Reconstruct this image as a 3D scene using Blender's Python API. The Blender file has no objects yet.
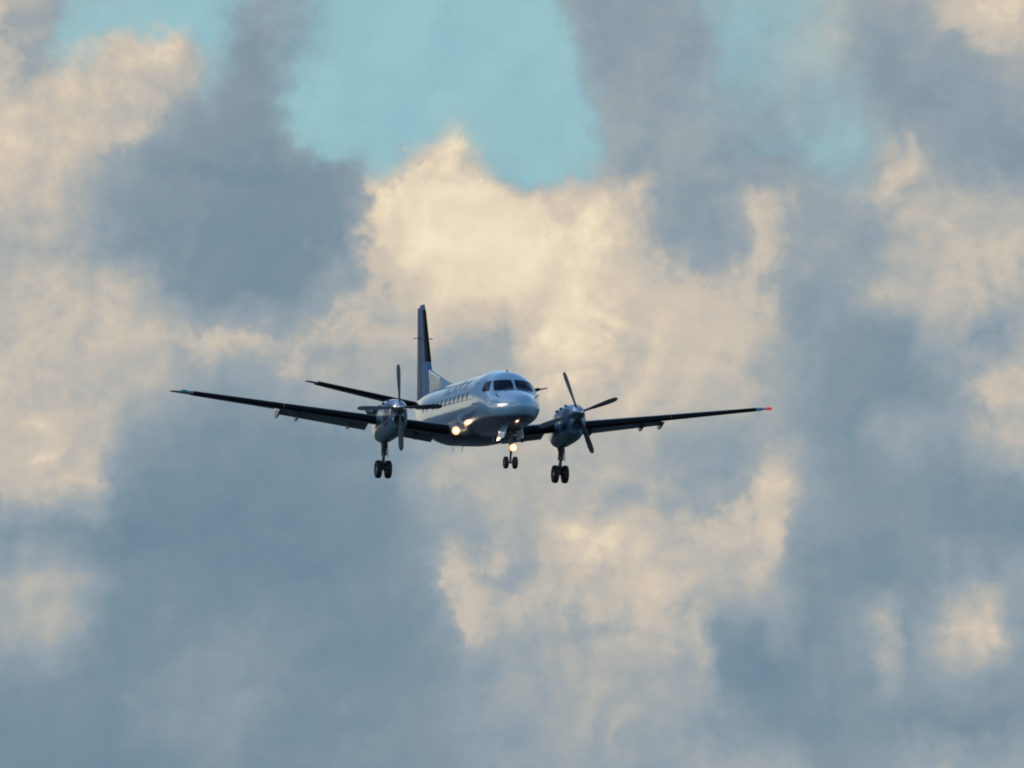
import bpy, math, random
import numpy as np
from mathutils import Vector, Matrix
R = math.radians
random.seed(4)
scene = bpy.context.scene
col = scene.collection

# ------------------------------------------------------------------ camera
FPX = 8007.0            # focal length in pixels of a 1024 px wide frame
ELEV = R(3.3)
CAM = Vector((296.0, 0.0, 6.0))
fwd = Vector((-math.cos(ELEV), 0, math.sin(ELEV)))
right = Vector((0, 1, 0))
upv = right.cross(fwd)
cd = bpy.data.cameras.new('camera'); cam = bpy.data.objects.new('camera', cd); col.objects.link(cam)
cd.sensor_width = 36; cd.lens = 36 * FPX / 1024; cd.clip_start = 1; cd.clip_end = 90000
cam.matrix_world = Matrix.Translation(CAM) @ Matrix((right, upv, -fwd)).transposed().to_4x4()
scene.camera = cam
scene.view_settings.view_transform = 'Standard'; scene.view_settings.look = 'None'
scene.view_settings.exposure = 0; scene.view_settings.gamma = 1
scene.cycles.filter_width = 1.9
scene.cycles.max_bounces = 6

# ------------------------------------------------------------------ sun
SUN_AZ = -62.0      # degrees to the left of the viewing direction (negative = left)
SUN_EL = 13.0
sd = bpy.data.lights.new('sun', 'SUN'); sun = bpy.data.objects.new('sun', sd); col.objects.link(sun)
sd.energy = 0.42; sd.angle = R(16); sd.color = (1, .86, .68)
a = R(SUN_AZ)
sdir = Vector((-math.cos(a) * math.cos(R(SUN_EL)), math.sin(a) * math.cos(R(SUN_EL)), math.sin(R(SUN_EL))))
sun.rotation_euler = sdir.to_track_quat('Z', 'Y').to_euler(); sun.location = sdir * 200

# ------------------------------------------------------------------ sky: clouds by direction (azimuth / elevation)
def lin(r, g, b):
    f = lambda c: (c / 255 / 12.92) if c <= 10 else ((c / 255 + .055) / 1.055) ** 2.4
    return (f(r), f(g), f(b), 1)

# each line: height in the frame, then x : cloud brightness (0 shade .. 9 sunlit) and optional k = clear sky amount
CLOUD = '''
0 0:5 35:4.5 60:3k6 130:3k8 195:3k9 224:2k7 250:2.4k2.4 286:2.4k3 318:2k7 340:2k9 545:2k9 562:3.2k3 600:2.8k1 650:3.2k1 700:3k4 745:3k6.5 790:3k5.5 825:4.4k4 865:3.6k3 905:4.2 950:5.6 985:7.6 1024:7.4
26 0:5.2 30:4.4 50:3k6 80:4.5k9 110:6k9 130:7k8 170:7k9 196:4k9 218:2k6.5 246:2k2.5 280:2.2k3.2 312:2k7 335:2k9 550:2k9 576:3k3 620:2.8 690:3.2k2 722:3k6.5 765:3k5.5 805:4k4.5 835:4.5k4 872:3k2 905:3.5 960:4.8 1000:6.5 1024:6.8
48 0:5.6 28:4.5 46:4k5 64:6.5k6 100:7.6k3 130:8k1 178:8k2 196:4k6 220:2k5.5 246:1.8k2 274:2k4 306:2k7 335:2k9 560:2k9 582:3k3 620:2.8 690:3.2k2 722:3k6.5 765:3k5.5 805:4k4.5 835:4.5k4.5 872:2.9k2 905:3.2 960:3.8 1000:5 1024:6.5
96 0:6.4 40:7.6 85:7.6 125:7.2 152:5 178:3 202:2.2k3 225:2k1 255:1.6k1 278:2k6 295:2k9 570:2k9 592:3k4 610:3.3 665:3.2k1 722:2.8k4.5 765:2.5k4 810:3k4 850:3k4.5 876:2.6k2 925:2.3 975:3 1024:3.8
144 0:7.8 42:7.8 80:6.2 112:4.8 140:2 190:1.7 250:1.5 290:1.7k1 306:2k6 325:2k9 345:2k8 380:2k9 420:4k9 436:7k5 458:8k4 474:6k7 500:2k9 585:2k8 604:3.2k3 645:2.8 705:2.8k3 765:2k3.5 822:3k5.5 862:3k6 886:4k4 908:5k2 932:3.4 975:2 1024:2
168 0:7.6 38:8 70:5.8 108:3.8 150:1.7 250:1.1 320:1.4k1 350:1.8k2 368:3k5 384:5k6 402:7k3 430:8.6 460:8.8 476:7.6k3 498:4k8 535:4k9 555:6k6 575:6k6 596:5k3 620:4 650:2.8 705:2.6k2 735:3.2k1 765:3.6 800:3k3 840:3k5 868:4k4 890:5.6k1 915:6 945:4 985:2.6 1024:2.6
192 0:7.2 28:7.8 60:4.6 100:3 150:1.9 250:1.4 340:1.3 362:2 374:7.4 398:9.6 450:10 500:9.4 535:8.2 560:7.6 600:8.4 636:6.4 656:2.6 700:2.4 730:4.4 752:6.2 790:3.8 830:3k3 862:3.8k4 900:6.6 945:5.6 1000:4.8 1024:5
240 0:4 30:4.8 60:4.3 100:2.8 148:1.4 250:.9 335:1.1 352:5 368:9.4 420:10 500:10 560:9 616:8 638:4.8 664:2.8 700:2.4 732:3.4 760:5.6 790:4.6 822:3.6 860:2.4 900:5.2 950:6 1024:5.8
288 0:5.8 50:6.8 100:6.4 138:4.2 166:1.6 245:.5 288:1.2 308:3.8 340:5.6 368:6 400:7.4 440:9.2 500:9.8 580:8.8 640:6.8 700:6.2 732:5.4 760:6 788:2.6 830:3 870:5.6 930:6 1000:5.8 1024:5.8
336 0:6.4 100:6.6 150:6.2 200:5.8 260:5.6 290:4 330:5.2 380:5.2 420:5.6 450:4.6 500:4.4 525:7.5 560:8.8 610:8.2 660:7.6 720:7 762:5.4 800:2.4 850:1.6 900:1.5 938:3.8 970:1.9 998:2 1024:4.2
384 0:6.4 100:6.2 145:4.8 172:3.6 220:2.6 260:3.2 300:4.6 350:4 400:3.2 450:4.2 500:4 530:6.5 560:7.8 620:7.6 680:6.2 740:5.8 770:3.8 830:1.6 900:1.2 950:3.2 980:6 1024:6.6
432 0:6 60:6.6 92:6 118:2.6 200:1.2 300:1.2 370:1.8 420:4 460:5 512:5 560:5.6 620:4.8 680:4 722:3.4 750:3.6 790:2.2 850:1.8 892:4.2 930:2.8 970:4.8 1000:6.6 1024:6
480 0:6.2 50:6.4 90:6.6 108:2.4 150:.9 300:.8 380:1.4 430:4.2 470:5 512:5.2 560:5.2 620:4.4 680:3.8 722:2.6 750:4 764:7.6 788:7.2 812:2.8 850:1.8 920:1.5 1024:1.3
528 0:1.8 60:1.3 120:.5 300:.3 400:1.2 430:3.2 470:3.4 512:4.4 560:6.6 582:7.6 620:7 660:5.6 700:5.6 740:6.8 774:7 792:3.2 830:2 900:1.6 960:1.2 1024:.8
576 0:4.2 50:4.6 88:2.8 120:.9 250:.4 380:.9 418:2.3 438:6.8 456:7 480:4.8 520:5 560:6 582:7.4 620:7 650:7.4 690:5.4 730:5.4 750:6.6 768:3.6 800:1.4 870:1 920:1.8 940:3.2 980:3 1024:3
624 0:4.4 50:4.8 80:3.2 110:1 200:1.3 250:1.7 300:1 400:.9 440:2.8 458:6.6 474:5.6 500:4.6 540:5 600:5.6 650:6 690:5.4 710:1.4 755:1.8 770:3 800:1 862:2.6 884:4.6 904:1.8 930:3.4 950:6.4 984:8.8 1004:3.2 1024:2.4
672 0:1.8 50:1.8 100:1 180:1.8 230:2.2 300:1.3 400:1 450:1.9 490:3 540:3.7 600:4.2 660:4.4 698:3.8 715:.7 760:.6 800:1 862:2 882:4.6 900:2.2 930:2.8 952:3.6 980:2.8 1024:1.8
720 0:.8 100:1 180:2.2 230:2.2 300:1 420:1.4 470:2.8 520:3.5 600:3.8 700:3.2 742:1.8 800:1.1 842:1.8 920:1.2 1024:1
768 0:.3 150:.8 220:1.7 300:1 450:2.2 520:3.4 600:3.6 650:3 700:3.4 780:3.8 822:1.6 880:2.4 920:4 965:4.8 1024:3.8
'''
RELIEF = .62
def build_world():
    w = bpy.data.worlds.new('World'); scene.world = w; w.use_nodes = True
    nt = w.node_tree; N = nt.nodes; L = nt.links; N.clear()
    def val(x, sock):
        if hasattr(x, 'links') or isinstance(x, bpy.types.NodeSocket): L.new(x, sock)
        else: sock.default_value = x
    def m(op, a, b=0.0, c=0.0, clamp=False):
        n = N.new('ShaderNodeMath'); n.operation = op; n.use_clamp = clamp
        for i, x in enumerate((a, b, c)): val(x, n.inputs[i])
        return n.outputs[0]
    def mr(x, a0, a1, b0=0.0, b1=1.0, smooth=True):
        n = N.new('ShaderNodeMapRange'); n.interpolation_type = 'SMOOTHSTEP' if smooth else 'LINEAR'; n.clamp = True
        for i, q in enumerate((x, a0, a1, b0, b1)): val(q, n.inputs[i])
        return n.outputs[0]
    def vec(x, y, z=0.0):
        n = N.new('ShaderNodeCombineXYZ'); val(x, n.inputs[0]); val(y, n.inputs[1]); val(z, n.inputs[2]); return n.outputs[0]
    def noise(v, scale, detail, rough=.55, dist=0.0, dim='2D'):
        n = N.new('ShaderNodeTexNoise'); n.noise_dimensions = dim; L.new(v, n.inputs['Vector']); n.inputs['Scale'].default_value = scale
        n.inputs['Detail'].default_value = detail; n.inputs['Roughness'].default_value = rough; n.inputs['Distortion'].default_value = dist
        return n
    def mix(f, a, b):
        n = N.new('ShaderNodeMix'); n.data_type = 'RGBA'; val(f, n.inputs[0]); val(a, n.inputs[6]); val(b, n.inputs[7]); return n.outputs[2]
    def ramp(x, stops, interp='LINEAR'):
        n = N.new('ShaderNodeValToRGB'); val(x, n.inputs[0]); cr = n.color_ramp; cr.interpolation = interp
        while len(cr.elements) < len(stops): cr.elements.new(.5)
        for e, (p, c) in zip(cr.elements, stops): e.position = p
        for e, (p, c) in zip(cr.elements, stops): e.position = p; e.color = c
        return n.outputs[0]
    tc = N.new('ShaderNodeTexCoord').outputs['Generated']
    nrm = N.new('ShaderNodeVectorMath'); nrm.operation = 'NORMALIZE'; L.new(tc, nrm.inputs[0]); d = nrm.outputs[0]
    sx = N.new('ShaderNodeSeparateXYZ'); L.new(d, sx.inputs[0]); X, Y, Z = sx.outputs
    az = m('ARCTAN2', Y, m('MULTIPLY', X, -1.0))          # 0 = towards the clouds in the west, + = right
    el = m('ARCSINE', Z)
    U = m('MULTIPLY_ADD', az, FPX, 512.0)
    Vv = m('MULTIPLY_ADD', m('SUBTRACT', el, ELEV), -FPX, 384.0)
    p = vec(m('MULTIPLY', U, .01), m('MULTIPLY', Vv, .01), 3.7)
    # billowing displacement of the cloud layout
    def sep(n):
        s = N.new('ShaderNodeSeparateColor'); L.new(n.outputs['Color'], s.inputs[0]); return s.outputs
    w1 = sep(noise(p, .9, 3, .5)); w2 = sep(noise(p, 3.2, 6, .62))
    # rounded cloud heads: a relief of merged puffs, and how much it faces the evening sun (up and to the left)
    def relief(du, dv):
        q0 = vec(m('MULTIPLY', m('ADD', U, du), .01), m('MULTIPLY', m('ADD', Vv, dv), .01), 3.7)
        q1 = N.new('ShaderNodeVectorMath'); q1.operation = 'SCALE'; L.new(noise(q0, 1.1, 4, .5).outputs['Color'], q1.inputs[0]); q1.inputs[3].default_value = 1.2
        q2 = N.new('ShaderNodeVectorMath'); q2.operation = 'ADD'; L.new(q0, q2.inputs[0]); L.new(q1.outputs[0], q2.inputs[1])
        v = N.new('ShaderNodeTexVoronoi'); v.voronoi_dimensions = '2D'; v.feature = 'SMOOTH_F1'; v.normalize = True
        L.new(q2.outputs[0], v.inputs['Vector']); v.inputs['Scale'].default_value = 1.15; v.inputs['Smoothness'].default_value = .7
        v.inputs['Detail'].default_value = 2.6; v.inputs['Roughness'].default_value = .42; v.inputs['Lacunarity'].default_value = 2.3
        return m('SUBTRACT', 1.0, v.outputs['Distance'])
    h0 = relief(0.0, 0.0); h1 = relief(-13.0, -15.0)
    face = m('MULTIPLY', m('SUBTRACT', h0, h1), 1.0)
    puff = m('SUBTRACT', h0, .68)
    Uw = m('ADD', m('SUBTRACT', U, 7.0), m('ADD', m('MULTIPLY', m('SUBTRACT', w1[0], .5), 30.0), m('ADD', m('MULTIPLY', m('SUBTRACT', w2[0], .5), 34.0), m('MULTIPLY', puff, 22.0))))
    Vw = m('ADD', m('SUBTRACT', Vv, 3.0), m('ADD', m('MULTIPLY', m('SUBTRACT', w1[1], .5), 30.0), m('ADD', m('MULTIPLY', m('SUBTRACT', w2[1], .5), 34.0), m('MULTIPLY', puff, 22.0))))
    un = m('DIVIDE', Uw, 1024.0, clamp=True)
    acc = None
    rows = []
    for ln in CLOUD.strip().splitlines():
        t = ln.split(); y = float(t[0]); st = []
        for s in t[1:]:
            x, q = s.split(':'); k = 0.0
            if 'k' in q: q, k = q.split('k')
            st.append((float(x) / 1024, (float(q) / 10, float(k) / 10, 0, 1)))
        assert len(st) <= 32
        rows.append((y, st))
    for i, (y, st) in enumerate(rows):
        c = ramp(un, st)
        acc = c if acc is None else mix(mr(Vw, rows[i - 1][0], y, smooth=False), acc, c)
    s = N.new('ShaderNodeSeparateColor'); L.new(acc, s.inputs[0]); Lf, Kf = s.outputs[0], s.outputs[1]
    # detail: soft billows, fine shreds
    n1 = noise(p, 1.3, 8, .56, .25).outputs[0]; n2 = noise(p, 5.0, 6, .6).outputs[0]
    n4 = noise(p, 15.0, 4, .6).outputs[0]
    pst = vec(m('MULTIPLY', U, .008), m('MULTIPLY', Vv, .010), 9.1)
    n3 = noise(pst, 2.4, 7, .6, .4).outputs[0]
    det = m('ADD', m('MULTIPLY', m('SUBTRACT', n1, .5), .30), m('ADD', m('ADD', m('MULTIPLY', m('SUBTRACT', n4, .5), .03), m('MULTIPLY', m('SUBTRACT', n2, .5), .17)), m('MULTIPLY', m('SUBTRACT', n3, .5), .12)))
    amp = m('MULTIPLY', mr(Lf, .05, .70, .30, 1.0), mr(Lf, .78, .98, 1.0, .42))
    rel = m('MULTIPLY', m('MULTIPLY', face, RELIEF), m('MULTIPLY', mr(Lf, .1, .7, .22, 1.05), mr(Lf, .80, 1.0, 1.0, .5)))
    Lf = m('ADD', m('ADD', Lf, m('MULTIPLY', det, amp)), m('ADD', rel, m('MULTIPLY', m('MULTIPLY', puff, .22), amp)))
    # firmer edges where a lit head stands in front of shaded cloud, soft elsewhere
    firm = mr(Lf, .40, .60, .16, .86)
    msk = mr(noise(p, .55, 3, .5).outputs[0], .45, .62, .0, .30)
    Lf = m('ADD', m('MULTIPLY', Lf, m('SUBTRACT', 1.0, msk)), m('MULTIPLY', firm, msk))
    K2 = mr(m('ADD', Kf, m('ADD', m('MULTIPLY', det, .95), m('MULTIPLY', puff, -.3))), .10, .95)
    # ---- the rest of the sky round the frame
    g = noise(d, 2.6, 7, .56, .3, '3D').outputs[0]
    low = mr(el, R(2), R(24), .62, .34)
    gL = m('ADD', mr(g, .36, .68, .05, .75), m('MULTIPLY', det, .3))
    gcov = m('ADD', m('MULTIPLY', mr(noise(d, 1.7, 5, .55, 0, '3D').outputs[0], .40, .62), .8), mr(el, R(5), R(20), .9, -.45), clamp=True)
    inside = m('MULTIPLY', mr(m('ABSOLUTE', az), R(3.66), R(5.2), 1, 0), mr(m('ABSOLUTE', m('SUBTRACT', el, ELEV)), R(2.76), R(4.2), 1, 0))
    # ---- colours
    stops = [(0.0, lin(109, 134, 152)), (.12, lin(122, 144, 159)), (.30, lin(148, 161, 170)), (.48, lin(171, 174, 172)),
             (.64, lin(191, 185, 176)), (.80, lin(211, 198, 180)), (.93, lin(233, 217, 190)), (1.0, lin(243, 228, 201))]
    cl = ramp(m('ADD', Lf, 0.0, clamp=True), stops)
    clear = mix(mr(n1, .3, .7), lin(146, 189, 200), lin(153, 196, 203))
    front = mix(K2, cl, clear)
    st = N.new('ShaderNodeTexSky'); st.sky_type = 'NISHITA'; st.sun_disc = False
    st.sun_elevation = R(SUN_EL); st.sun_rotation = math.atan2(sdir.x, sdir.y)
    st.air_density = 1.0; st.dust_density = .6; st.ozone_density = 2.5
    nish = N.new('ShaderNodeVectorMath'); nish.operation = 'SCALE'; L.new(st.outputs[0], nish.inputs[0]); nish.inputs[3].default_value = .24
    gcl = ramp(m('ADD', gL, 0.0, clamp=True), stops)
    gcov = m('MULTIPLY', gcov, mr(m('ABSOLUTE', az), R(60), R(110), 1, .12))
    around = mix(gcov, nish.outputs[0], gcl)
    # bright evening strip low over the horizon on the sun's side, grey cloud bank above it
    side = mr(m('ABSOLUTE', m('SUBTRACT', az, R(-50))), R(28), R(48), 1, 0)
    bank = mix(mr(el, R(6.5), R(9)), lin(210, 208, 188), lin(84, 108, 140))
    bank = mix(mr(m('ADD', el, m('MULTIPLY', g, .12)), R(26), R(34)), bank, nish.outputs[0])
    around = mix(side, around, bank)
    colr = mix(inside, around, front)
    bg = N.new('ShaderNodeBackground'); L.new(colr, bg.inputs[0]); bg.inputs[1].default_value = 1.0
    o = N.new('ShaderNodeOutputWorld'); L.new(bg.outputs[0], o.inputs[0])
    w.cycles.sampling_method = 'MANUAL'; w.cycles.sample_map_resolution = 1024
build_world()

# ------------------------------------------------------------------ materials
def pmat(name, base, rough=.4, metal=0.0, coat=0.0, dirt=0.0, dscale=3.0, spec=.5):
    mt = bpy.data.materials.new(name); mt.use_nodes = True; nt = mt.node_tree; b = nt.nodes['Principled BSDF']
    b.inputs['Roughness'].default_value = rough; b.inputs['Metallic'].default_value = metal
    b.inputs['Coat Weight'].default_value = coat; b.inputs['Coat Roughness'].default_value = .06
    b.inputs['Specular IOR Level'].default_value = spec
    tc = nt.nodes.new('ShaderNodeTexCoord'); mp = nt.nodes.new('ShaderNodeMapping'); mp.inputs['Scale'].default_value = (.35, 1, 1)
    no = nt.nodes.new('ShaderNodeTexNoise'); no.inputs['Scale'].default_value = dscale; no.inputs['Detail'].default_value = 6
    nt.links.new(tc.outputs['Object'], mp.inputs[0]); nt.links.new(mp.outputs[0], no.inputs['Vector'])
    mx = nt.nodes.new('ShaderNodeMix'); mx.data_type = 'RGBA'
    mx.inputs[6].default_value = (*base, 1); mx.inputs[7].default_value = (*[c * (1 - dirt) for c in base], 1)
    nt.links.new(no.outputs[0], mx.inputs[0]); nt.links.new(mx.outputs[2], b.inputs['Base Color'])
    mr = nt.nodes.new('ShaderNodeMapRange'); mr.inputs[3].default_value = rough * .8; mr.inputs[4].default_value = min(1, rough * 1.25)
    nt.links.new(no.outputs[0], mr.inputs[0]); nt.links.new(mr.outputs[0], b.inputs['Roughness'])
    return mt
def emat(name, c, s):
    mt = bpy.data.materials.new(name); mt.use_nodes = True; b = mt.node_tree.nodes['Principled BSDF']
    b.inputs['Base Color'].default_value = (*[min(1, x) for x in c], 1); b.inputs['Emission Color'].default_value = (*c, 1); b.inputs['Emission Strength'].default_value = s
    return mt
M = dict(
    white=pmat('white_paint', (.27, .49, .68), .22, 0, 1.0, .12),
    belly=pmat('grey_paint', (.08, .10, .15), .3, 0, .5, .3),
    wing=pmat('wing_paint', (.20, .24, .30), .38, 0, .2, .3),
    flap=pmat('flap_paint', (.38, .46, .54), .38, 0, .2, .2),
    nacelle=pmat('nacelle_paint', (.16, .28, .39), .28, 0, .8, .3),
    boot=pmat('rubber_boot', (.012, .013, .016), .6, 0, 0, .2, spec=.08),
    steel=pmat('polished_metal', (.62, .64, .66), .22, 1, 0, .2),
    strut=pmat('strut_metal', (.10, .11, .13), .4, .6, 0, .4),
    black=pmat('black_interior', (.008, .009, .011), .7, 0, 0, .1),
    tyre=pmat('tyre_rubber', (.014, .014, .016), .75, 0, 0, .3),
    rim=pmat('rim_metal', (.30, .31, .33), .4, .5, 0, .3),
    blade=pmat('blade_paint', (.09, .09, .095), .45, 0, 0, .3),
    glass=pmat('dark_glass', (.004, .009, .025), .12, 0, 0, 0, spec=.12),
    frame=pmat('window_frame_paint', (.45, .50, .56), .3, 0, .3, .1),
    navy=pmat('navy_paint', (.02, .045, .11), .3, 0, .5, .1),
    blue=pmat('blue_paint', (.11, .22, .36), .6, 0, 0, .25, spec=.05),
    rudder=pmat('rudder_paint', (.22, .22, .26), .6, 0, 0, .35, spec=.05),
    stripe=pmat('brown_stripe_paint', (.30, .24, .20), .35, 0, .3, .1),
    lamp=emat('lamp_lens', (1, .86, .62), 12.0),
    glow=emat('lamp_reflector_halo', (1, .38, .09), 1.2),  # orange flare halo round the lamp, put into the ring's emission
    red=emat('red_lens', (1, .06, .03), .6),
    green=emat('green_lens', (.02, .22, .17), .06),
)
for k in ('white', 'belly'):     # faint skin panel seams and rivet lines
    mt = M[k]; nt = mt.node_tree; b = nt.nodes['Principled BSDF']
    tc = nt.nodes.new('ShaderNodeTexCoord'); wv = nt.nodes.new('ShaderNodeTexWave'); wv.bands_direction = 'X'; wv.wave_profile = 'SIN'
    wv.inputs['Scale'].default_value = .42; nt.links.new(tc.outputs['Object'], wv.inputs['Vector'])
    cr = nt.nodes.new('ShaderNodeMapRange'); cr.inputs[1].default_value = 0; cr.inputs[2].default_value = .004; nt.links.new(wv.outputs[1], cr.inputs[0])
    bp = nt.nodes.new('ShaderNodeBump'); bp.inputs['Strength'].default_value = .15; bp.inputs['Distance'].default_value = .004
    nt.links.new(cr.outputs[0], bp.inputs['Height']); nt.links.new(bp.outputs[0], b.inputs['Normal'])

def darken_below(mt, low, zline):      # fuselage: a darker colour below a straight waterline
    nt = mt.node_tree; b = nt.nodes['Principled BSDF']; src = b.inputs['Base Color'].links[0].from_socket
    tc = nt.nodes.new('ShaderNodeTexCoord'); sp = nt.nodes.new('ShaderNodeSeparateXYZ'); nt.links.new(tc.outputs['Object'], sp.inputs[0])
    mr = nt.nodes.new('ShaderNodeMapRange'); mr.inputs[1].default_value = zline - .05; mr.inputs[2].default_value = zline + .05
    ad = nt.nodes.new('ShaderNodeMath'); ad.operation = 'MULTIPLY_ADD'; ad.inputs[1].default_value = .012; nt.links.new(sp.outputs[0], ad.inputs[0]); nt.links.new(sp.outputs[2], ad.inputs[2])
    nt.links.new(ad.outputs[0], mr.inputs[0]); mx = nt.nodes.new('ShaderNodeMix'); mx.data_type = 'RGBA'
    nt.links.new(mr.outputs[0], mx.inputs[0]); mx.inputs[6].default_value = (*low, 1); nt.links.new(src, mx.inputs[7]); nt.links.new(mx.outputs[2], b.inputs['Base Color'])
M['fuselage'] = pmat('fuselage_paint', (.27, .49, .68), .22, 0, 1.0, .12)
darken_below(M['fuselage'], (.07, .09, .14), -.60)

# ------------------------------------------------------------------ mesh helpers (aircraft frame: x forward, y to its left, z up)
def P(S, y, z): return Vector((8 - S, y, z))
def obj(name, verts, faces, mat, parent, smooth=True, mats=None, fm=None, angle=40):
    me = bpy.data.meshes.new(name); me.from_pydata([tuple(v) for v in verts], [], faces); me.validate()
    for q in (mats or [mat]): me.materials.append(q)
    if fm:
        for p_, i in zip(me.polygons, fm): p_.material_index = i
    import bmesh
    bm = bmesh.new(); bm.from_mesh(me); bmesh.ops.recalc_face_normals(bm, faces=bm.faces); bm.to_mesh(me); bm.free()
    if smooth:
        me.polygons.foreach_set('use_smooth', [True] * len(me.polygons)); me.set_sharp_from_angle(angle=R(angle))
    o = bpy.data.objects.new(name, me); col.objects.link(o); o.parent = parent
    return o
class MB:
    def __init__(s): s.v = []; s.f = []; s.m = []
    def add(s, v, f, m=0):
        n = len(s.v); s.v += [Vector(q) for q in v]; s.f += [[i + n for i in q] for q in f]; s.m += [m] * len(f)
    def rings(s, rings, cap=True, m=0, closed=True):
        n = len(rings[0]); v = [q for r in rings for q in r]; f = []
        for i in range(len(rings) - 1):
            for j in range(n if closed else n - 1):
                k = (j + 1) % n; f.append([i * n + j, i * n + k, (i + 1) * n + k, (i + 1) * n + j])
        if cap: f.append(list(range(n))[::-1]); f.append([(len(rings) - 1) * n + j for j in range(n)])
        s.add(v, f, m)
    def tube(s, a, b, r0, r1=None, n=14, m=0, segs=1):
        a, b = Vector(a), Vector(b); r1 = r0 if r1 is None else r1; d = (b - a).normalized()
        x = d.orthogonal().normalized(); y = d.cross(x)
        s.rings([[a.lerp(b, t) + (x * math.cos(2 * math.pi * j / n) + y * math.sin(2 * math.pi * j / n)) * (r0 + (r1 - r0) * t) for j in range(n)] for t in (0, 1)], m=m)
    def lathe(s, c, axis, prof, n=28, m=0):      # prof: (along axis, radius)
        c = Vector(c); d = Vector(axis).normalized(); x = d.orthogonal().normalized(); y = d.cross(x)
        s.rings([[c + d * h + (x * math.cos(2 * math.pi * j / n) + y * math.sin(2 * math.pi * j / n)) * max(r, .0015) for j in range(n)] for h, r in prof], m=m)
    def box(s, c, sx, sy, sz, m=0):
        c = Vector(c); v = [c + Vector((i * sx / 2, j * sy / 2, k * sz / 2)) for i in (-1, 1) for j in (-1, 1) for k in (-1, 1)]
        s.add(v, [[0, 1, 3, 2], [4, 6, 7, 5], [0, 4, 5, 1], [2, 3, 7, 6], [0, 2, 6, 4], [1, 5, 7, 3]], m)
    def slab(s, poly, off, m=0):                 # a polygon given a thickness
        off = Vector(off); n = len(poly); v = [Vector(q) - off / 2 for q in poly] + [Vector(q) + off / 2 for q in poly]
        s.add(v, [list(range(n))[::-1], list(range(n, 2 * n))] + [[i, (i + 1) % n, n + (i + 1) % n, n + i] for i in range(n)], m)
    def build(s, name, mat, parent, mats=None, smooth=True, angle=40):
        return obj(name, s.v, s.f, mat, parent, smooth, mats, s.m if mats else None, angle)
def pch(xs, ys):                                  # monotone cubic interpolation
    xs = np.array(xs, float); ys = np.array(ys, float); h = np.diff(xs); dl = np.diff(ys) / h; d = np.zeros_like(ys)
    for i in range(1, len(xs) - 1):
        if dl[i - 1] * dl[i] > 0:
            w1 = 2 * h[i] + h[i - 1]; w2 = h[i] + 2 * h[i - 1]; d[i] = (w1 + w2) / (w1 / dl[i - 1] + w2 / dl[i])
    d[0] = dl[0]; d[-1] = dl[-1]
    def f(x):
        x = min(max(x, xs[0]), xs[-1]); i = min(int(np.searchsorted(xs, x, 'right')) - 1, len(xs) - 2); t = (x - xs[i]) / h[i]
        return float((1 + 2 * t) * (1 - t) ** 2 * ys[i] + t * (1 - t) ** 2 * h[i] * d[i] + t * t * (3 - 2 * t) * ys[i + 1] + t * t * (t - 1) * h[i] * d[i + 1])
    return f

# ------------------------------------------------------------------ aircraft root
air = bpy.data.objects.new('propeller_airliner', None); col.objects.link(air); air.empty_display_size = 2
air['label'] = 'white twin-engine propeller airliner flying with wheels down and landing lights on, clouds behind it'
air['category'] = 'airplane'
def rot(rx, ry, rz):
    return Matrix.Rotation(rz, 3, 'Z') @ Matrix.Rotation(ry, 3, 'Y') @ Matrix.Rotation(rx, 3, 'X')
POSE = (R(-1.71), R(-3.62), R(12.3)); KPX = 27.118; DIST = 296.0; OX, OY = 479.44, 408.33
basis = Matrix((-fwd, right, upv)).transposed()
loc = CAM + fwd * DIST + right * ((OX - 512) / KPX) + upv * ((384 - OY) / KPX)
air.matrix_world = Matrix.Translation(loc) @ (basis @ rot(*POSE)).to_4x4()

# ------------------------------------------------------------------ fuselage
FT = [ # S, top, bottom, half width
 (0, -.36, -.36, 0), (.12, -.15, -.58, .235), (.35, -.01, -.75, .41), (.7, .10, -.88, .58), (1.1, .20, -.97, .73), (1.5, .29, -1.03, .84), (1.8, .35, -1.07, .91),
 (2.15, .58, -1.10, .98), (2.6, .85, -1.125, 1.045), (3.0, 1.0, -1.14, 1.09), (3.5, 1.08, -1.15, 1.13), (4.2, 1.155, -1.155, 1.155), (12.3, 1.155, -1.155, 1.155),
 (13.5, 1.15, -1.05, 1.11), (15, 1.12, -.72, .95), (16.5, 1.06, -.25, .70), (18, .98, .20, .42), (19.2, .88, .48, .20), (19.6, .78, .58, .08)]
q = [math.sqrt(r[0]) for r in FT]
fT, fB, fW = (pch(q, [r[i] for r in FT]) for i in (1, 2, 3))
def dims(S):
    s = math.sqrt(max(S, 0)); t, b, w = fT(s), fB(s), fW(s); return (t + b) / 2, (t - b) / 2, w
def fp(S, th, off=0.0):
    zc, hh, w = dims(S); p = P(S, w * math.cos(th), zc + hh * math.sin(th))
    if off:
        e = 1e-3; a = fp(S + e, th) - fp(max(S - e, 0), th); b = fp(S, th + e) - fp(S, th - e); n = a.cross(b).normalized()
        if n.dot(p - P(S + .3, 0, zc)) < 0: n = -n
        p = p + n * off
    return p
NS = 96; NT = 64
sts = [19.6 * (i / NS) ** 1.6 for i in range(NS + 1)]; sts[0] = 1e-5
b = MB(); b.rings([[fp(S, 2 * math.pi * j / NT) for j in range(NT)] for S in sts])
fus = b.build('fuselage', M['fuselage'], air)

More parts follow.
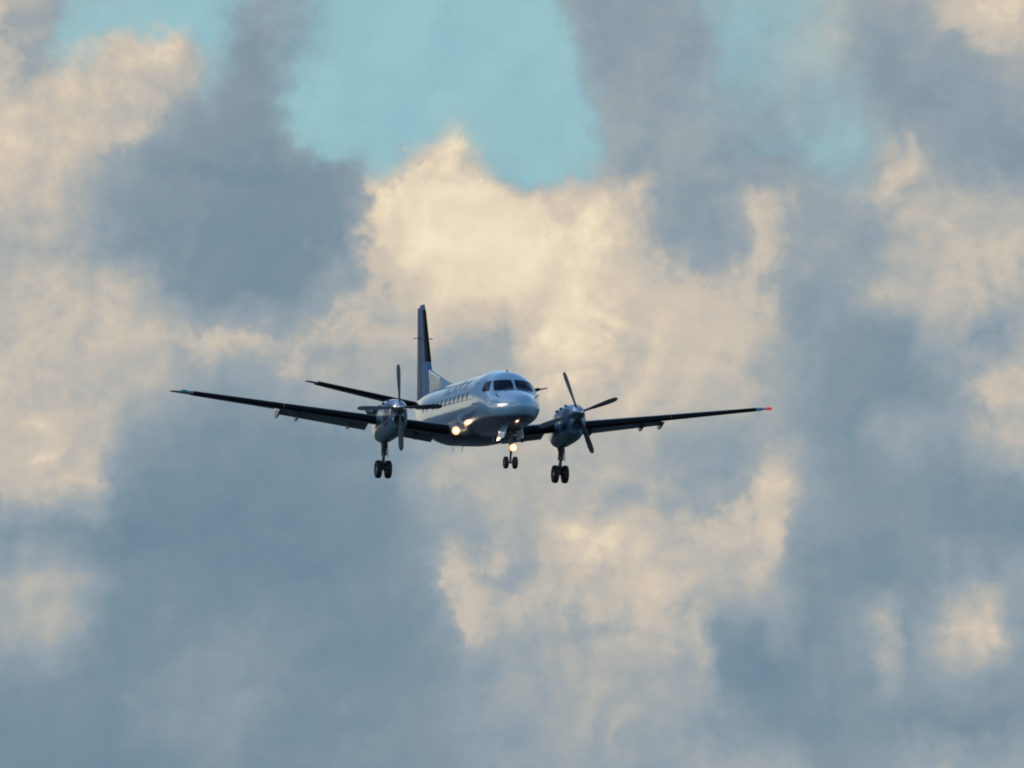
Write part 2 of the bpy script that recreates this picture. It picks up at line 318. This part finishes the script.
def frontpt(y, z, off, smax=4.2):                # point of the nose surface seen straight from the front at (y, z)
    lo, hi = 0.0, smax
    for _ in range(40):
        mdl = (lo + hi) / 2; zc, hh, w = dims(mdl)
        if w < 1e-6 or (y / w) ** 2 + ((z - zc) / max(hh, 1e-6)) ** 2 > 1: lo = mdl
        else: hi = mdl
    zc, hh, w = dims(hi)
    return fp(hi, math.atan2((z - zc) / hh, y / w), off)
def thpt(S, z, side, off):                       # point of the flank at station S and height z
    zc, hh, w = dims(S); t = math.asin(max(-1, min(1, (z - zc) / hh))); return fp(S, t if side > 0 else math.pi - t, off)
def patch(name, fn, corners, mat, parent, n=10, off=.006, thick=.012, rnd=.0):
    # bilinear patch lying on the skin, with a real rim
    A, B, C, D = corners; G = []
    for i in range(n + 1):
        for j in range(n + 1):
            u, v = i / n, j / n
            # rounded corners
            if rnd:
                uu, vv = 2 * u - 1, 2 * v - 1; k = 1 - rnd * (uu * uu) * (vv * vv); uu *= k; vv *= k; u, v = (uu + 1) / 2, (vv + 1) / 2
            G.append([(A[q_] * (1 - u) + B[q_] * u) * (1 - v) + (D[q_] * (1 - u) + C[q_] * u) * v for q_ in (0, 1)])
    top = [fn(g[0], g[1], off) for g in G]; bot = [fn(g[0], g[1], off - thick) for g in G]
    N_ = (n + 1) ** 2; f = []
    for i in range(n):
        for j in range(n):
            a_ = i * (n + 1) + j; f += [[a_, a_ + 1, a_ + n + 2, a_ + n + 1], [N_ + a_, N_ + a_ + n + 1, N_ + a_ + n + 2, N_ + a_ + 1]]
    rim = [i for i in range(n)] + [i * (n + 1) + n for i in range(n)] + [n * (n + 1) + i for i in range(n, 0, -1)] + [i * (n + 1) for i in range(n, 0, -1)]
    for i in range(len(rim)): a_, c_ = rim[i], rim[(i + 1) % len(rim)]; f.append([a_, c_, N_ + c_, N_ + a_])
    return obj(name, top + bot, f, mat, parent)
for s in (1, -1):
    patch('windshield', lambda y, z, o: frontpt(y, z, o), [(s * .045, .29), (s * .745, .25), (s * .65, .67), (s * .045, .70)], M['glass'], fus, rnd=.05)
    patch('side_window', lambda S, z, o: thpt(S, z, s, o), [(2.31, .26), (2.84, .25), (3.07, .65), (2.70, .665)], M['glass'], fus, rnd=.05)
    for i in range(11):
        S0 = 4.95 + i * .76 + (.3 if i > 8 else 0)
        if s > 0 and i == 0: continue
        fr = patch('window_frame', lambda S, z, o: thpt(S, z, s, o), [(S0 - .15, .06), (S0 + .15, .06), (S0 + .15, .42), (S0 - .15, .42)], M['frame'], fus, n=8, off=.004, rnd=.28)
        patch('cabin_window', lambda S, z, o: thpt(S, z, s, o), [(S0 - .115, .10), (S0 + .115, .10), (S0 + .115, .38), (S0 - .115, .38)], M['glass'], fus, n=8, off=.008, rnd=.28)
    # wiper
    b = MB(); a_ = frontpt(s * .42, .24, .02); c_ = frontpt(s * .40, .45, .03); b.tube(a_, c_, .013, .008); b.tube(c_ + (c_ - a_) * .35, c_ - (c_ - a_) * .2, .012)
    b.build('wiper', M['black'], fus)
    b = MB(); p0 = thpt(1.55, .02, s, -.02); p1 = thpt(1.55, .02, s, .14); b.tube(p0, p1, .025, .015); b.tube(p1 - Vector((.05, 0, 0)), p1 + Vector((.2, 0, 0)), .014, .01); b.build('pitot_tube', M['strut'], fus)
# crew door / cabin door outlines
def outline(name, S0, S1, z0, z1, s, w=.018, mat='strut'):
    for A_ in ([(S0, z0), (S1, z0), (S1, z0 + w), (S0, z0 + w)], [(S0, z1), (S1, z1), (S1, z1 + w), (S0, z1 + w)], [(S0, z0), (S0 + w, z0), (S0 + w, z1), (S0, z1)], [(S1, z0), (S1 + w, z0), (S1 + w, z1), (S1, z1)]):
        patch(name, lambda S, z, o: thpt(S, z, s, o), A_, M[mat], fus, n=4, off=.004, thick=.008)
outline('door_seal', 3.75, 4.45, -.55, .80, 1); outline('door_seal', 3.75, 4.30, -.45, .65, -1)
# strip following the skin
def skin_strip(name, S0, S1, t0, t1, mat, off, n=40, m_=24):
    top, f = [], []
    for i in range(n + 1):
        for j in range(m_ + 1): top.append(fp(S0 + (S1 - S0) * i / n, t0 + (t1 - t0) * j / m_, off))
    for i in range(n):
        for j in range(m_): a_ = i * (m_ + 1) + j; f.append([a_, a_ + 1, a_ + m_ + 2, a_ + m_ + 1])
    return obj(name, top, f, mat, fus)
# worn navy lettering above the windows of both flanks, too soft in the photo to read: slanted strokes of its size and spacing
def strokes(s):
    L_ = [[(9.75, .52), (9.55, .52), (9.45, .86), (9.65, .86)], [(9.3, .52), (9.12, .52), (8.9, .90), (9.08, .90)], [(9.3, .52), (8.65, .52), (8.62, .60), (9.26, .60)],
          [(8.5, .52), (8.32, .52), (8.02, .96), (8.2, .96)], [(8.2, .96), (8.02, .96), (7.72, .52), (7.9, .52)], [(8.28, .64), (7.86, .64), (7.86, .71), (8.26, .71)],
          [(7.55, .52), (7.38, .52), (7.28, .96), (7.45, .96)], [(7.45, .96), (6.9, .96), (6.9, .88), (7.43, .88)], [(6.98, .94), (6.8, .90), (6.9, .70), (7.06, .74)], [(7.42, .72), (6.95, .72), (6.95, .79), (7.42, .79)], [(7.2, .72), (7.02, .72), (6.62, .52), (6.82, .52)],
          [(6.42, .52), (6.22, .52), (5.88, .98), (6.08, .98)], [(5.95, .52), (5.78, .52), (5.62, .84), (5.78, .84)]]
    for A_ in L_:
        if s > 0: A_ = [(15.3 - p_[0], p_[1]) for p_ in A_]
        patch('livery_stroke', lambda S, z, o: thpt(S, z, s, o), A_, M['navy'], fus, n=4, off=.005, thick=.008)
strokes(-1); strokes(1)
# roof mast and belly aerials, beacon
for S_, z_, h_ in ((7.9, 1.14, .24),):
    b = MB(); b.slab([P(S_, 0, z_), P(S_ + .28, 0, z_), P(S_ + .30, 0, z_ + h_), P(S_ + .16, 0, z_ + h_)], (0, .02, 0)); b.build('aerial', M['white'], air)
b = MB(); b.lathe(P(13.0, 0, 1.13), (0, 0, 1), [(0, .08), (.06, .07), (.10, .04), (.12, 0)]); b.build('beacon', M['red'], air).data.materials[0] = M['strut']
b = MB(); b.lathe(P(3.25, 0, 1.06), (0, 0, 1), [(0, .04), (.04, .03), (.05, 0)]); b.build('aerial', M['strut'], air)
for S_, y_ in ((11.4, .12), (12.1, -.1), (5.3, .0)):
    zc, hh, w_ = dims(S_); b = MB(); b.slab([P(S_, y_, zc - hh + .02), P(S_ + .22, y_, zc - hh + .02), P(S_ + .26, y_, zc - hh - .24), P(S_ + .16, y_, zc - hh - .24)], (0, .018, 0)); b.build('aerial', M['white'], air)

# belly fairing under the wing centre section
FF = [(6.3, .25, -1.10, .05), (6.8, .85, -1.20, .16), (7.4, 1.22, -1.28, .26), (8.5, 1.36, -1.32, .34), (9.8, 1.34, -1.31, .34), (10.8, 1.15, -1.25, .26), (11.7, .75, -1.17, .14), (12.3, .25, -1.12, .05)]
b = MB(); rg = []
fw, fz, fh = (pch([r[0] for r in FF], [r[i] for r in FF]) for i in (1, 2, 3))
for i in range(31):
    S_ = 6.3 + 6 * i / 30; w_, z0, h_ = fw(S_), fz(S_), fh(S_) + .5
    rg.append([P(S_, w_ * abs(math.cos(t)) ** .75 * (1 if math.cos(t) > 0 else -1), z0 + h_ * .5 + h_ * .5 * abs(math.sin(t)) ** .8 * (1 if math.sin(t) > 0 else -1)) for t in [2 * math.pi * j / 40 for j in range(40)]])
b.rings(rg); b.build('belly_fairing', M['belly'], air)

# ------------------------------------------------------------------ wings
def foil(n=26, tc=.14, camber=.02):
    pts = []
    for i in range(2 * n):
        if i < n: t = 1 - i / n; up = 1
        else: t = (i - n) / n; up = -1
        x = t * t * (3 - 2 * t) if t > .5 else 1 - math.cos(t * math.pi / 2) * 1.0
        x = .5 * (1 - math.cos(math.pi * t))
        y = 5 * tc * (.2969 * math.sqrt(x) - .126 * x - .3516 * x * x + .2843 * x ** 3 - .1015 * x ** 4) + .002
        pts.append((x, camber * 4 * x * (1 - x) + up * y))
    return pts
def wing_sec(y, le, ch, z, tc, camber=.02, off=0.0, xs=None, inc=0.0):
    out = []
    pts = foil(tc=tc, camber=camber)
    for x, zz in pts:
        X_, Z_ = x * ch, zz * ch
        out.append(P(le + X_ * math.cos(inc) + Z_ * math.sin(inc), y, z - X_ * math.sin(inc) + Z_ * math.cos(inc) + ch * .25 * math.sin(inc)))
    return out
DIH = math.tan(R(7)); ZR = -1.02
def wing_at(y):
    t = min(y / 10.72, 1); le = 7.35 + 1.12 * t; te = 10.19 - .69 * t
    if y > 10.72:
        k = (y - 10.72) / .65; le += .50 * k ** 1.6; te += .02 * k
    return le, te - le, ZR + DIH * y, .165 - .04 * t
def foil_band(ys, x1, off, at, vert=False, n=12, side=1, camber=.02):
    # strip wrapped round the leading edge back to x1 of the chord, standing off by `off`
    rg = []
    for y in ys:
        le, ch, z, tc = at(y); pts = []
        for i in range(-n, n + 1):
            x = x1 * (i / n) ** 2; up = 1 if i < 0 else -1
            yy = 5 * tc * (.2969 * math.sqrt(x) - .126 * x - .3516 * x * x + .2843 * x ** 3) + .002
            X_, Z_ = x * ch - off * (1 - (i / n) ** 2), (camber * 4 * x * (1 - x) + up * yy) * ch + (off * up * min(1, abs(i) / 2) if i else 0)
            pts.append(P(le + X_, z * 0 + Z_, y) if vert else P(le + X_, side * y, z + Z_))
        # back to inside of the section: closes the strip
        le2 = pts[0] - (pts[0] - pts[n]) * .02
        rg.append(pts)
    return rg
for s in (1, -1):
    b = MB(); ys = [.6, 1.2, 2, 3.355, 5, 7, 9, 10.4, 10.72, 10.9, 11.1, 11.25, 11.34, 11.37]
    b.rings([wing_sec(s * y, *(lambda w_: (w_[0], w_[1], w_[2], w_[3] * (1 if y < 11 else .5)))(wing_at(y))) for y in ys])
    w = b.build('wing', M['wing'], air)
    for y0, y1 in ((1.25, 2.78), (3.93, 7.3), (7.34, 10.65)):
        b = MB(); b.rings(foil_band([y0 + (y1 - y0) * i / 8 for i in range(9)], .085, .02, wing_at, side=s)); b.build('leading_edge_boot', M['boot'], w)
    # drooped flaps with hinge arms
    for y0, y1 in ((1.35, 2.82), (3.90, 7.25)):
        b = MB(); rg = []
        for y in (y0, (y0 + y1) / 2, y1):
            le, ch, z, tc = wing_at(y); c2 = ch * .29
            rg.append(wing_sec(s * y, le + ch * .80, c2, z - ch * .045, .14, camber=.03, inc=R(20)))
        b.rings(rg); b.build('flap', M['flap'], w)
    for y in (2.05, 4.6, 6.55, 7.28):
        le, ch, z, tc = wing_at(y); b = MB(); x0 = le + ch * .62
        b.slab([P(x0, s * y, z - .06 * ch), P(x0 + .9, s * y, z - .03 * ch), P(x0 + 1.0, s * y, z - .24), P(x0 + .85, s * y, z - .34), P(x0 + .45, s * y, z - .26)], (0, .07, 0))
        b.build('flap_hinge', M['wing'], w)
    # aileron
    b = MB(); rg = []
    for y in (7.45, 9.0, 10.6):
        le, ch, z, tc = wing_at(y); rg.append(wing_sec(s * y, le + ch * .78, ch * .245, z - ch * .006, .17, camber=.0, inc=R(2)))
    b.rings(rg); b.build('aileron', M['wing'], w)
    for y in (8.0, 9.0, 10.1):
        le, ch, z, tc = wing_at(y); b = MB(); b.tube(P(le + ch * .97, s * y, z), P(le + ch + .22, s * y, z - .01), .006, .003, n=6); b.build('static_wick', M['strut'], w)
    # tip lamp
    b = MB(); yy = 11.30 if s > 0 else 11.0; le, ch, z, tc = wing_at(yy)
    b.lathe(P(le + (.16 if s > 0 else .02), s * yy, z + .01), (0, s, 0), [(-.16, .03), (-.1, .062), (.0, .068), (.08, .05), (.13, 0)], n=16)
    b.build('navigation_light', M['red'] if s > 0 else M['green'], w)['label'] = 'red wing tip lamp' if s > 0 else 'green wing tip lamp'

# ------------------------------------------------------------------ engines
NF = [ # S, half width, top, bottom
 (6.46, .27, .00, -.66), (6.50, .32, .07, -.88), (6.62, .36, .12, -1.02), (6.9, .40, .17, -1.12), (7.4, .44, .20, -1.20), (8.2, .44, .20, -1.27), (9.0, .40, .10, -1.32), (9.6, .33, -.06, -1.28), (10.2, .24, -.28, -1.12), (10.8, .13, -.50, -.92), (11.2, .04, -.62, -.74)]
nw, ntp, nb = (pch([r[0] for r in NF], [r[i] for r in NF]) for i in (1, 2, 3))
YN = 3.355
def npnt(S, t, s, off=0.0):
    w_, T_, B_ = nw(S), ntp(S), nb(S); c, q_ = math.cos(t), math.sin(t); e = .82
    wid = w_ + off; zc = (T_ + B_) / 2; hh = (T_ - B_) / 2 + off
    # egg: narrower on top at the front
    k = 1 - .16 * max(0, q_) * max(0, min(1, (8.0 - S) / 1.5))
    return P(S, s * YN + k * wid * abs(c) ** e * (1 if c > 0 else -1), zc + hh * abs(q_) ** e * (1 if q_ > 0 else -1))
for s in (1, -1):
    b = MB(); sl = [6.46, 6.47, 6.485, 6.5, 6.53, 6.57, 6.62, 6.72] + [6.85 + 4.35 * i / 30 for i in range(31)]
    b.rings([[npnt(S, 2 * math.pi * j / 44, s) for j in range(44)] for S in sl])
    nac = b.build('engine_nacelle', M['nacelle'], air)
    # black recess ring behind the propeller and dark cowl band
    b = MB(); b.lathe(P(6.46, s * YN, -.17), (1, 0, 0), [(-.1, .25), (.03, .25), (.035, .22), (.02, .2)], n=32); b.build('prop_seal', M['black'], nac)
    b = MB(); rg = []
    for zz, hw_ in ((-.30, .33), (-.38, .36), (-.46, .36)):
        pass
    # chin air intake: lip ring with a dark throat, and the small oil cooler inlet under it
    def inlet(name, y, z, ry, rz, lip, S):
        b = MB(); n = 30
        def ring(k, S_): return [P(S_, y + ry * k * math.cos(2 * math.pi * j / n), z + rz * k * math.sin(2 * math.pi * j / n)) for j in range(n)]
        b.rings([ring(1 + lip * 1.2, S + .12), ring(1 + lip, S + .02), ring(1 + lip * .5, S - .02), ring(1, S), ring(.96, S + .06), ring(.9, S + .10)], cap=False)
        o = b.build(name, M['nacelle'], nac)
        b = MB(); b.rings([ring(.97, S + .035), ring(.7, S + .06), ring(.01, S + .07)], cap=False); b.build('intake_throat', M['black'], nac)
    inlet('air_intake', s * YN, -.62, .21, .16, .16, 6.36)
    inlet('oil_cooler_inlet', s * YN - .02, -.90, .11, .07, .15, 6.46)
    # dark navy band on each side of the cowl behind the spinner
    b = MB(); rg = []
    for S_ in (6.55, 6.75, 6.95, 7.15):
        rg.append([npnt(S_, t, s, .004) for t in [R(-28) + R(66) * j / 12 for j in range(13)]])
    b.rings(rg, cap=False, closed=False); b.build('cowl_band', M['navy'], nac)
    b = MB(); rg = []
    for S_ in (6.55, 6.75, 6.95, 7.15):
        rg.append([npnt(S_, t, s, .004) for t in [R(142) + R(66) * j / 12 for j in range(13)]])
    b.rings(rg, cap=False, closed=False); b.build('cowl_band', M['navy'], nac)
    # little scoops on the upper cowl
    for S_, t in ((7.2, 62), (7.4, 118), (7.8, 132), (7.7, 70), (8.3, 140)):
        p_ = npnt(S_, R(t), s); c_ = P(S_, s * YN, -.4); nrm_ = (p_ - c_).normalized(); b = MB()
        b.lathe(p_ - nrm_ * .03, nrm_, [(0, .05), (.06, .05), (.085, .04), (.09, .0)], n=12); b.build('cowl_scoop', M['strut'], nac)
    # exhaust stub
    b = MB(); b.lathe(P(9.3, s * (YN + .40), -.12), (-1, s * .25, .1), [(-.3, .15), (.35, .15), (.36, .13), (.1, .12), (.1, 0)], n=20); b.build('exhaust_pipe', M['strut'], nac)
    # propeller
    hub = P(6.28, s * YN, -.17)
    b = MB(); b.lathe(hub + Vector((-.26, 0, 0)), (1, 0, 0), [(0, .25), (.03, .275), (.20, .27), (.36, .235), (.50, .175), (.60, .10), (.65, .045), (.665, 0)], n=36)
    prop = b.build('propeller', M['steel'], air)
    base = 21.0 if s > 0 else 3.0
    for k in range(4):
        ang = R(base + 90 * k); rad = Vector((0, math.cos(ang), math.sin(ang))); tan = Vector((0, -math.sin(ang), math.cos(ang))); ax = Vector((1, 0, 0))
        b = MB(); rg = []
        for r_, c_, tw, th_ in ((.18, .10, 60, .10), (.30, .10, 60, .09), (.42, .13, 56, .065), (.60, .17, 50, .05), (.85, .205, 44, .038), (1.1, .22, 39, .028), (1.32, .215, 35, .02), (1.46, .19, 33, .015), (1.53, .15, 32, .011), (1.575, .09, 31, .008), (1.59, .04, 31, .005)):
            d_ = tan * math.cos(R(tw)) + ax * math.sin(R(tw)); n_ = ax * math.cos(R(tw)) - tan * math.sin(R(tw)); r0 = hub + rad * r_
            rg.append([r0 + d_ * (c_ / 2 * math.cos(2 * math.pi * j / 14)) + n_ * (th_ / 2 * math.sin(2 * math.pi * j / 14)) for j in range(14)])
        b.rings(rg); b.build('propeller_blade', M['blade'], prop)

# ------------------------------------------------------------------ tail
def fin_at(z):       # z above the axis
    t = (z - .9) / (4.68 - .9); return 16.55 + 1.95 * t, (19.45 + .25 * t) - (16.55 + 1.95 * t), z, .11 - .02 * t
def fin_sec(z, le, ch, tc):
    return [P(le + x * ch, zz * ch, z) for x, zz in foil(tc=tc, camber=0)]
b = MB(); rg = []
for z in (.75, 1.2, 2, 3, 4, 4.45, 4.57, 4.62):
    le, ch, zz, tc = fin_at(z); k = 1 if z < 4.5 else .6
    rg.append(fin_sec(z, le, ch * .70, tc * k / .70))
b.rings(rg); fin = b.build('tail_fin', M['blue'], air)
b = MB(); rg = []
for z in (1.0, 1.8, 3, 4.2, 4.53):
    le, ch, zz, tc = fin_at(z); rg.append([P(le + ch * (.66 + .37 * x), y_ * ch * .37, z) for x, y_ in foil(tc=.20, camber=0)])
b.rings(rg); b.build('rudder', M['rudder'], fin)
def band_v(z0, z1, x1, at, off):
    rg = []
    for i in range(9):
        z = z0 + (z1 - z0) * i / 8; le, ch, _, tc = at(z); tc = tc / .70; ch *= .70; pts = []
        for j in range(-8, 9):
            x = x1 * (j / 8) ** 2; up = 1 if j < 0 else -1
            yy = 5 * tc * (.2969 * math.sqrt(x) - .126 * x - .3516 * x * x + .2843 * x ** 3) + .002
            pts.append(P(le + x * ch - off * (1 - (j / 8) ** 2), up * yy * ch + off * up * min(1, abs(j) / 2), z))
        rg.append(pts)
    return rg
b = MB(); b.rings(band_v(2.35, 4.4, .18, fin_at, .01)); b.build('leading_edge_boot', M['boot'], fin)
b = MB(); rg = []     # dorsal fin fillet
for i in range(13):
    S_ = 12.6 + 4.6 * i / 12; h_ = 1.08 + .92 * (i / 12) ** 1.05; w_ = .03 + .075 * i / 12
    rg.append([P(S_, -w_ - .05, .95), P(S_, -w_, 1.12), P(S_, -w_ * .55, h_ - .02 + .05), P(S_, 0, h_ + .07), P(S_, w_ * .55, h_ - .02 + .05), P(S_, w_, 1.12), P(S_, w_ + .05, .95)])
b.rings(rg); dors = b.build('dorsal_fin', M['white'], air)
for s in (1, -1):
    for i in range(7):
        S_ = 14.7 + i * .34; k = (S_ - 12.6) / 4.6; w_ = .03 + .075 * k; h_ = 1.08 + .92 * k
        b = MB(); b.slab([P(S_, s * (w_ + .004), 1.17), P(S_ + .13, s * (w_ + .004), 1.17), P(S_ + .13, s * (w_ * .62 + .004), h_ - .02), P(S_, s * (w_ * .62 + .004), h_ - .04)], (0, .006, 0)); b.build('livery_stripe', M['stripe'], dors, smooth=False)
b = MB()
b.tube(P(18.45, -.34, 3.30), P(18.45, .34, 3.30), .016); b.tube(P(18.45, -.34, 3.30), P(18.75, -.34, 3.30), .014); b.tube(P(18.45, .34, 3.30), P(18.75, .34, 3.30), .014)
b.build('tail_aerial', M['strut'], fin)
def tp_at(y):
    t = y / 4.6; return 16.55 + .75 * t, 1.95 - 1.0 * t, .53 + .205 * y, .11
for s in (1, -1):
    b = MB(); rg = []
    for y in (.15, 1, 2.5, 4, 4.45, 4.62, 4.70):
        le, ch, z, tc = tp_at(y); k = 1 if y < 4.45 else .6; le += 0 if y < 4.35 else (y - 4.35) * .8; ch -= 0 if y < 4.35 else (y - 4.35) * .8
        rg.append(wing_sec(s * y, le, ch * .72, z, tc * k / .72, camber=0))
    b.rings(rg); tp = b.build('tailplane', M['wing'], air)
    b = MB(); rg = []
    for y in (.5, 2.5, 4.3):
        le, ch, z, tc = tp_at(y); rg.append([P(le + ch * (.68 + .34 * x), s * y, z + zz * ch * .34) for x, zz in foil(tc=.2, camber=0)])
    b.rings(rg); b.build('elevator', M['wing'], tp)
    at2 = lambda y: (lambda q_: (q_[0], q_[1] * .72, q_[2], q_[3] / .72))(tp_at(y))
    b = MB(); b.rings(foil_band([.6 + 3.7 * i / 8 for i in range(9)], .14, .014, at2, side=s, camber=0)); b.build('leading_edge_boot', M['boot'], tp)

# ------------------------------------------------------------------ landing gear
def wheel(parent, S, y, z, r, w_):
    b = MB(); h = w_ / 2
    b.lathe(P(S, y, z), (0, 1, 0), [(-h * .55, r * .55), (-h * .9, r * .66), (-h, r * .80), (-h * .86, r * .93), (-h * .45, r), (h * .45, r), (h * .86, r * .93), (h, r * .80), (h * .9, r * .66), (h * .55, r * .55)], n=40, m=0)
    b.lathe(P(S, y, z), (0, 1, 0), [(-h * .62, 0), (-h * .62, r * .18), (-h * .42, r * .3), (-h * .40, r * .5), (-h * .75, r * .56), (h * .75, r * .56), (h * .40, r * .5), (h * .42, r * .3), (h * .62, r * .18), (h * .62, 0)], n=30, m=1)
    return b.build('wheel', None, parent, mats=[M['tyre'], M['rim']])
for s in (1, -1):
    y = s * YN; zb = -2.29; b = MB()
    b.tube(P(9.0, y, -1.05), P(9.12, y, -1.78), .13, .10); b.tube(P(9.12, y, -1.76), P(9.2, y, zb), .052)
    b.lathe(P(9.11, y, -1.72), (0, 0, 1), [(-.05, .1), (-.05, .115), (.05, .115), (.05, .1)]); b.tube(P(9.2, y - .22, zb), P(9.2, y + .22, zb), .045)
    b.tube(P(9.12, y, -1.7), P(9.75, y, -1.15), .04); b.tube(P(9.05, y, -1.4), P(9.05, y - s * .0 + .16, -1.1), .04)
    b.tube(P(8.96, y + .10, -1.35), P(8.98, y + .13, -1.85), .014); b.tube(P(9.3, y, -1.82), P(9.46, y, -2.03), .028); b.tube(P(9.46, y, -2.03), P(9.24, y, -2.24), .028); b.tube(P(9.1, y, -1.8), P(9.3, y, -1.82), .03)
    g = b.build('main_landing_gear', M['strut'], air)
    for e in (-.185, .185): wheel(g, 9.2, y + e, zb, .335, .215)
NO = .33
b = MB(); zb = -2.31
b.tube(P(NO + 2.0, 0, -.9), P(NO + 2.08, 0, -1.70), .075, .065); b.tube(P(NO + 2.08, 0, -1.68), P(NO + 2.12, 0, zb), .04); b.tube(P(NO + 2.12, -.17, zb), P(NO + 2.12, .17, zb), .035)
b.tube(P(NO + 2.06, 0, -1.55), P(NO + 2.9, 0, -1.05), .03); b.lathe(P(NO + 2.07, 0, -1.6), (0, 0, 1), [(-.05, .06), (-.05, .085), (.06, .085), (.06, .06)]); b.tube(P(NO + 2.0, 0, -1.75), P(NO + 1.9, 0, -1.95), .02); b.tube(P(NO + 1.9, 0, -1.95), P(NO + 2.08, 0, -2.16), .02)
b.tube(P(NO + 2.0, 0, -1.66), P(NO + 1.9, 0, -1.66), .03)
ng = b.build('nose_landing_gear', M['strut'], air)
for e in (-.17, .17): wheel(ng, NO + 2.12, e, zb, .225, .155)
for s in (1, -1):
    b = MB(); b.slab([P(NO + 1.45, s * .27, -1.0), P(NO + 2.75, s * .30, -1.1), P(NO + 2.7, s * .38, -1.5), P(NO + 1.55, s * .36, -1.42)], (0, .025, 0)); b.build('gear_door', M['white'], ng, smooth=False)
# open wheel bay on the belly skin
b = MB(); top = []
for i in range(11):
    for j in range(7): top.append(fp(NO + 1.35 + 1.5 * i / 10, R(-90) + (j / 3 - 1) * .27 , .006))
b.add(top, [[i * 7 + j, i * 7 + j + 1, i * 7 + j + 8, i * 7 + j + 7] for i in range(10) for j in range(6)]); b.build('wheel_bay', M['black'], ng)
# lamps
def lamp(name, S, y, z, r, parent, power, d=(1, 0, -.04), label=None, lit=True):
    b = MB(); b.lathe(P(S, y, z), d, [(-.10, r * .4), (-.08, r * .9), (.0, r * 1.32), (.02, r * 1.32), (.02, r * 1.2)], n=24); h = b.build(name, M['strut'], parent)
    b = MB(); b.lathe(P(S, y, z), d, [(.0, r * 1.25), (.022, r * 1.25), (.028, r * .8), (.028, .0)], n=24); b.build('lamp_reflector_halo', M['glow'] if lit else M['steel'], h)  # lit: ring glows as painted flare halo; unlit: plain steel reflector
    b = MB(); b.lathe(P(S, y, z), d, [(.02, r * .72), (.036, r * .7), (.05, r * .4), (.055, 0)], n=24); b.build('lamp_lens', M['lamp'] if lit else M['glass'], h)
    if not lit: return h
    ld = bpy.data.lights.new('lamp_light', 'POINT'); ld.energy = power; ld.color = (1, .78, .5); ld.shadow_soft_size = .08
    lo = bpy.data.objects.new('lamp_light', ld); col.objects.link(lo); lo.parent = h; lo.location = P(S - .2, y, z)
    if label: h['label'] = label
    return h
lamp('taxi_light', NO + 1.86, .04, -1.78, .11, ng, 2)
lamp('landing_light', 6.95, -1.10, ZR + .10, .125, air, 2, label='large lit landing lamp at the wing root')
lamp('landing_light', 6.95, 1.10, ZR + .10, .115, air, 2, lit=False)

# ------------------------------------------------------------------ ground far below and out to the horizon
gm = bpy.data.materials.new('field_grass'); gm.use_nodes = True; nt = gm.node_tree; bs = nt.nodes['Principled BSDF']; bs.inputs['Roughness'].default_value = .9
tc = nt.nodes.new('ShaderNodeTexCoord'); no = nt.nodes.new('ShaderNodeTexNoise'); no.inputs['Scale'].default_value = .01; no.inputs['Detail'].default_value = 8
cr = nt.nodes.new('ShaderNodeValToRGB'); cr.color_ramp.elements[0].color = (.015, .022, .02, 1); cr.color_ramp.elements[1].color = (.04, .045, .035, 1)
nt.links.new(tc.outputs['Object'], no.inputs['Vector']); nt.links.new(no.outputs[0], cr.inputs[0]); nt.links.new(cr.outputs[0], bs.inputs['Base Color'])
v = [(0, 0, 0)] + [(r_ * math.cos(2 * math.pi * j / 64), r_ * math.sin(2 * math.pi * j / 64), 0) for r_ in (100, 1000, 8000, 40000) for j in range(64)]
f = [[0, 1 + j, 1 + (j + 1) % 64] for j in range(64)] + [[1 + i * 64 + j, 1 + (i + 1) * 64 + j, 1 + (i + 1) * 64 + (j + 1) % 64, 1 + i * 64 + (j + 1) % 64] for i in range(3) for j in range(64)]
g = obj('ground', v, f, gm, None, smooth=False); g['kind'] = 'structure'
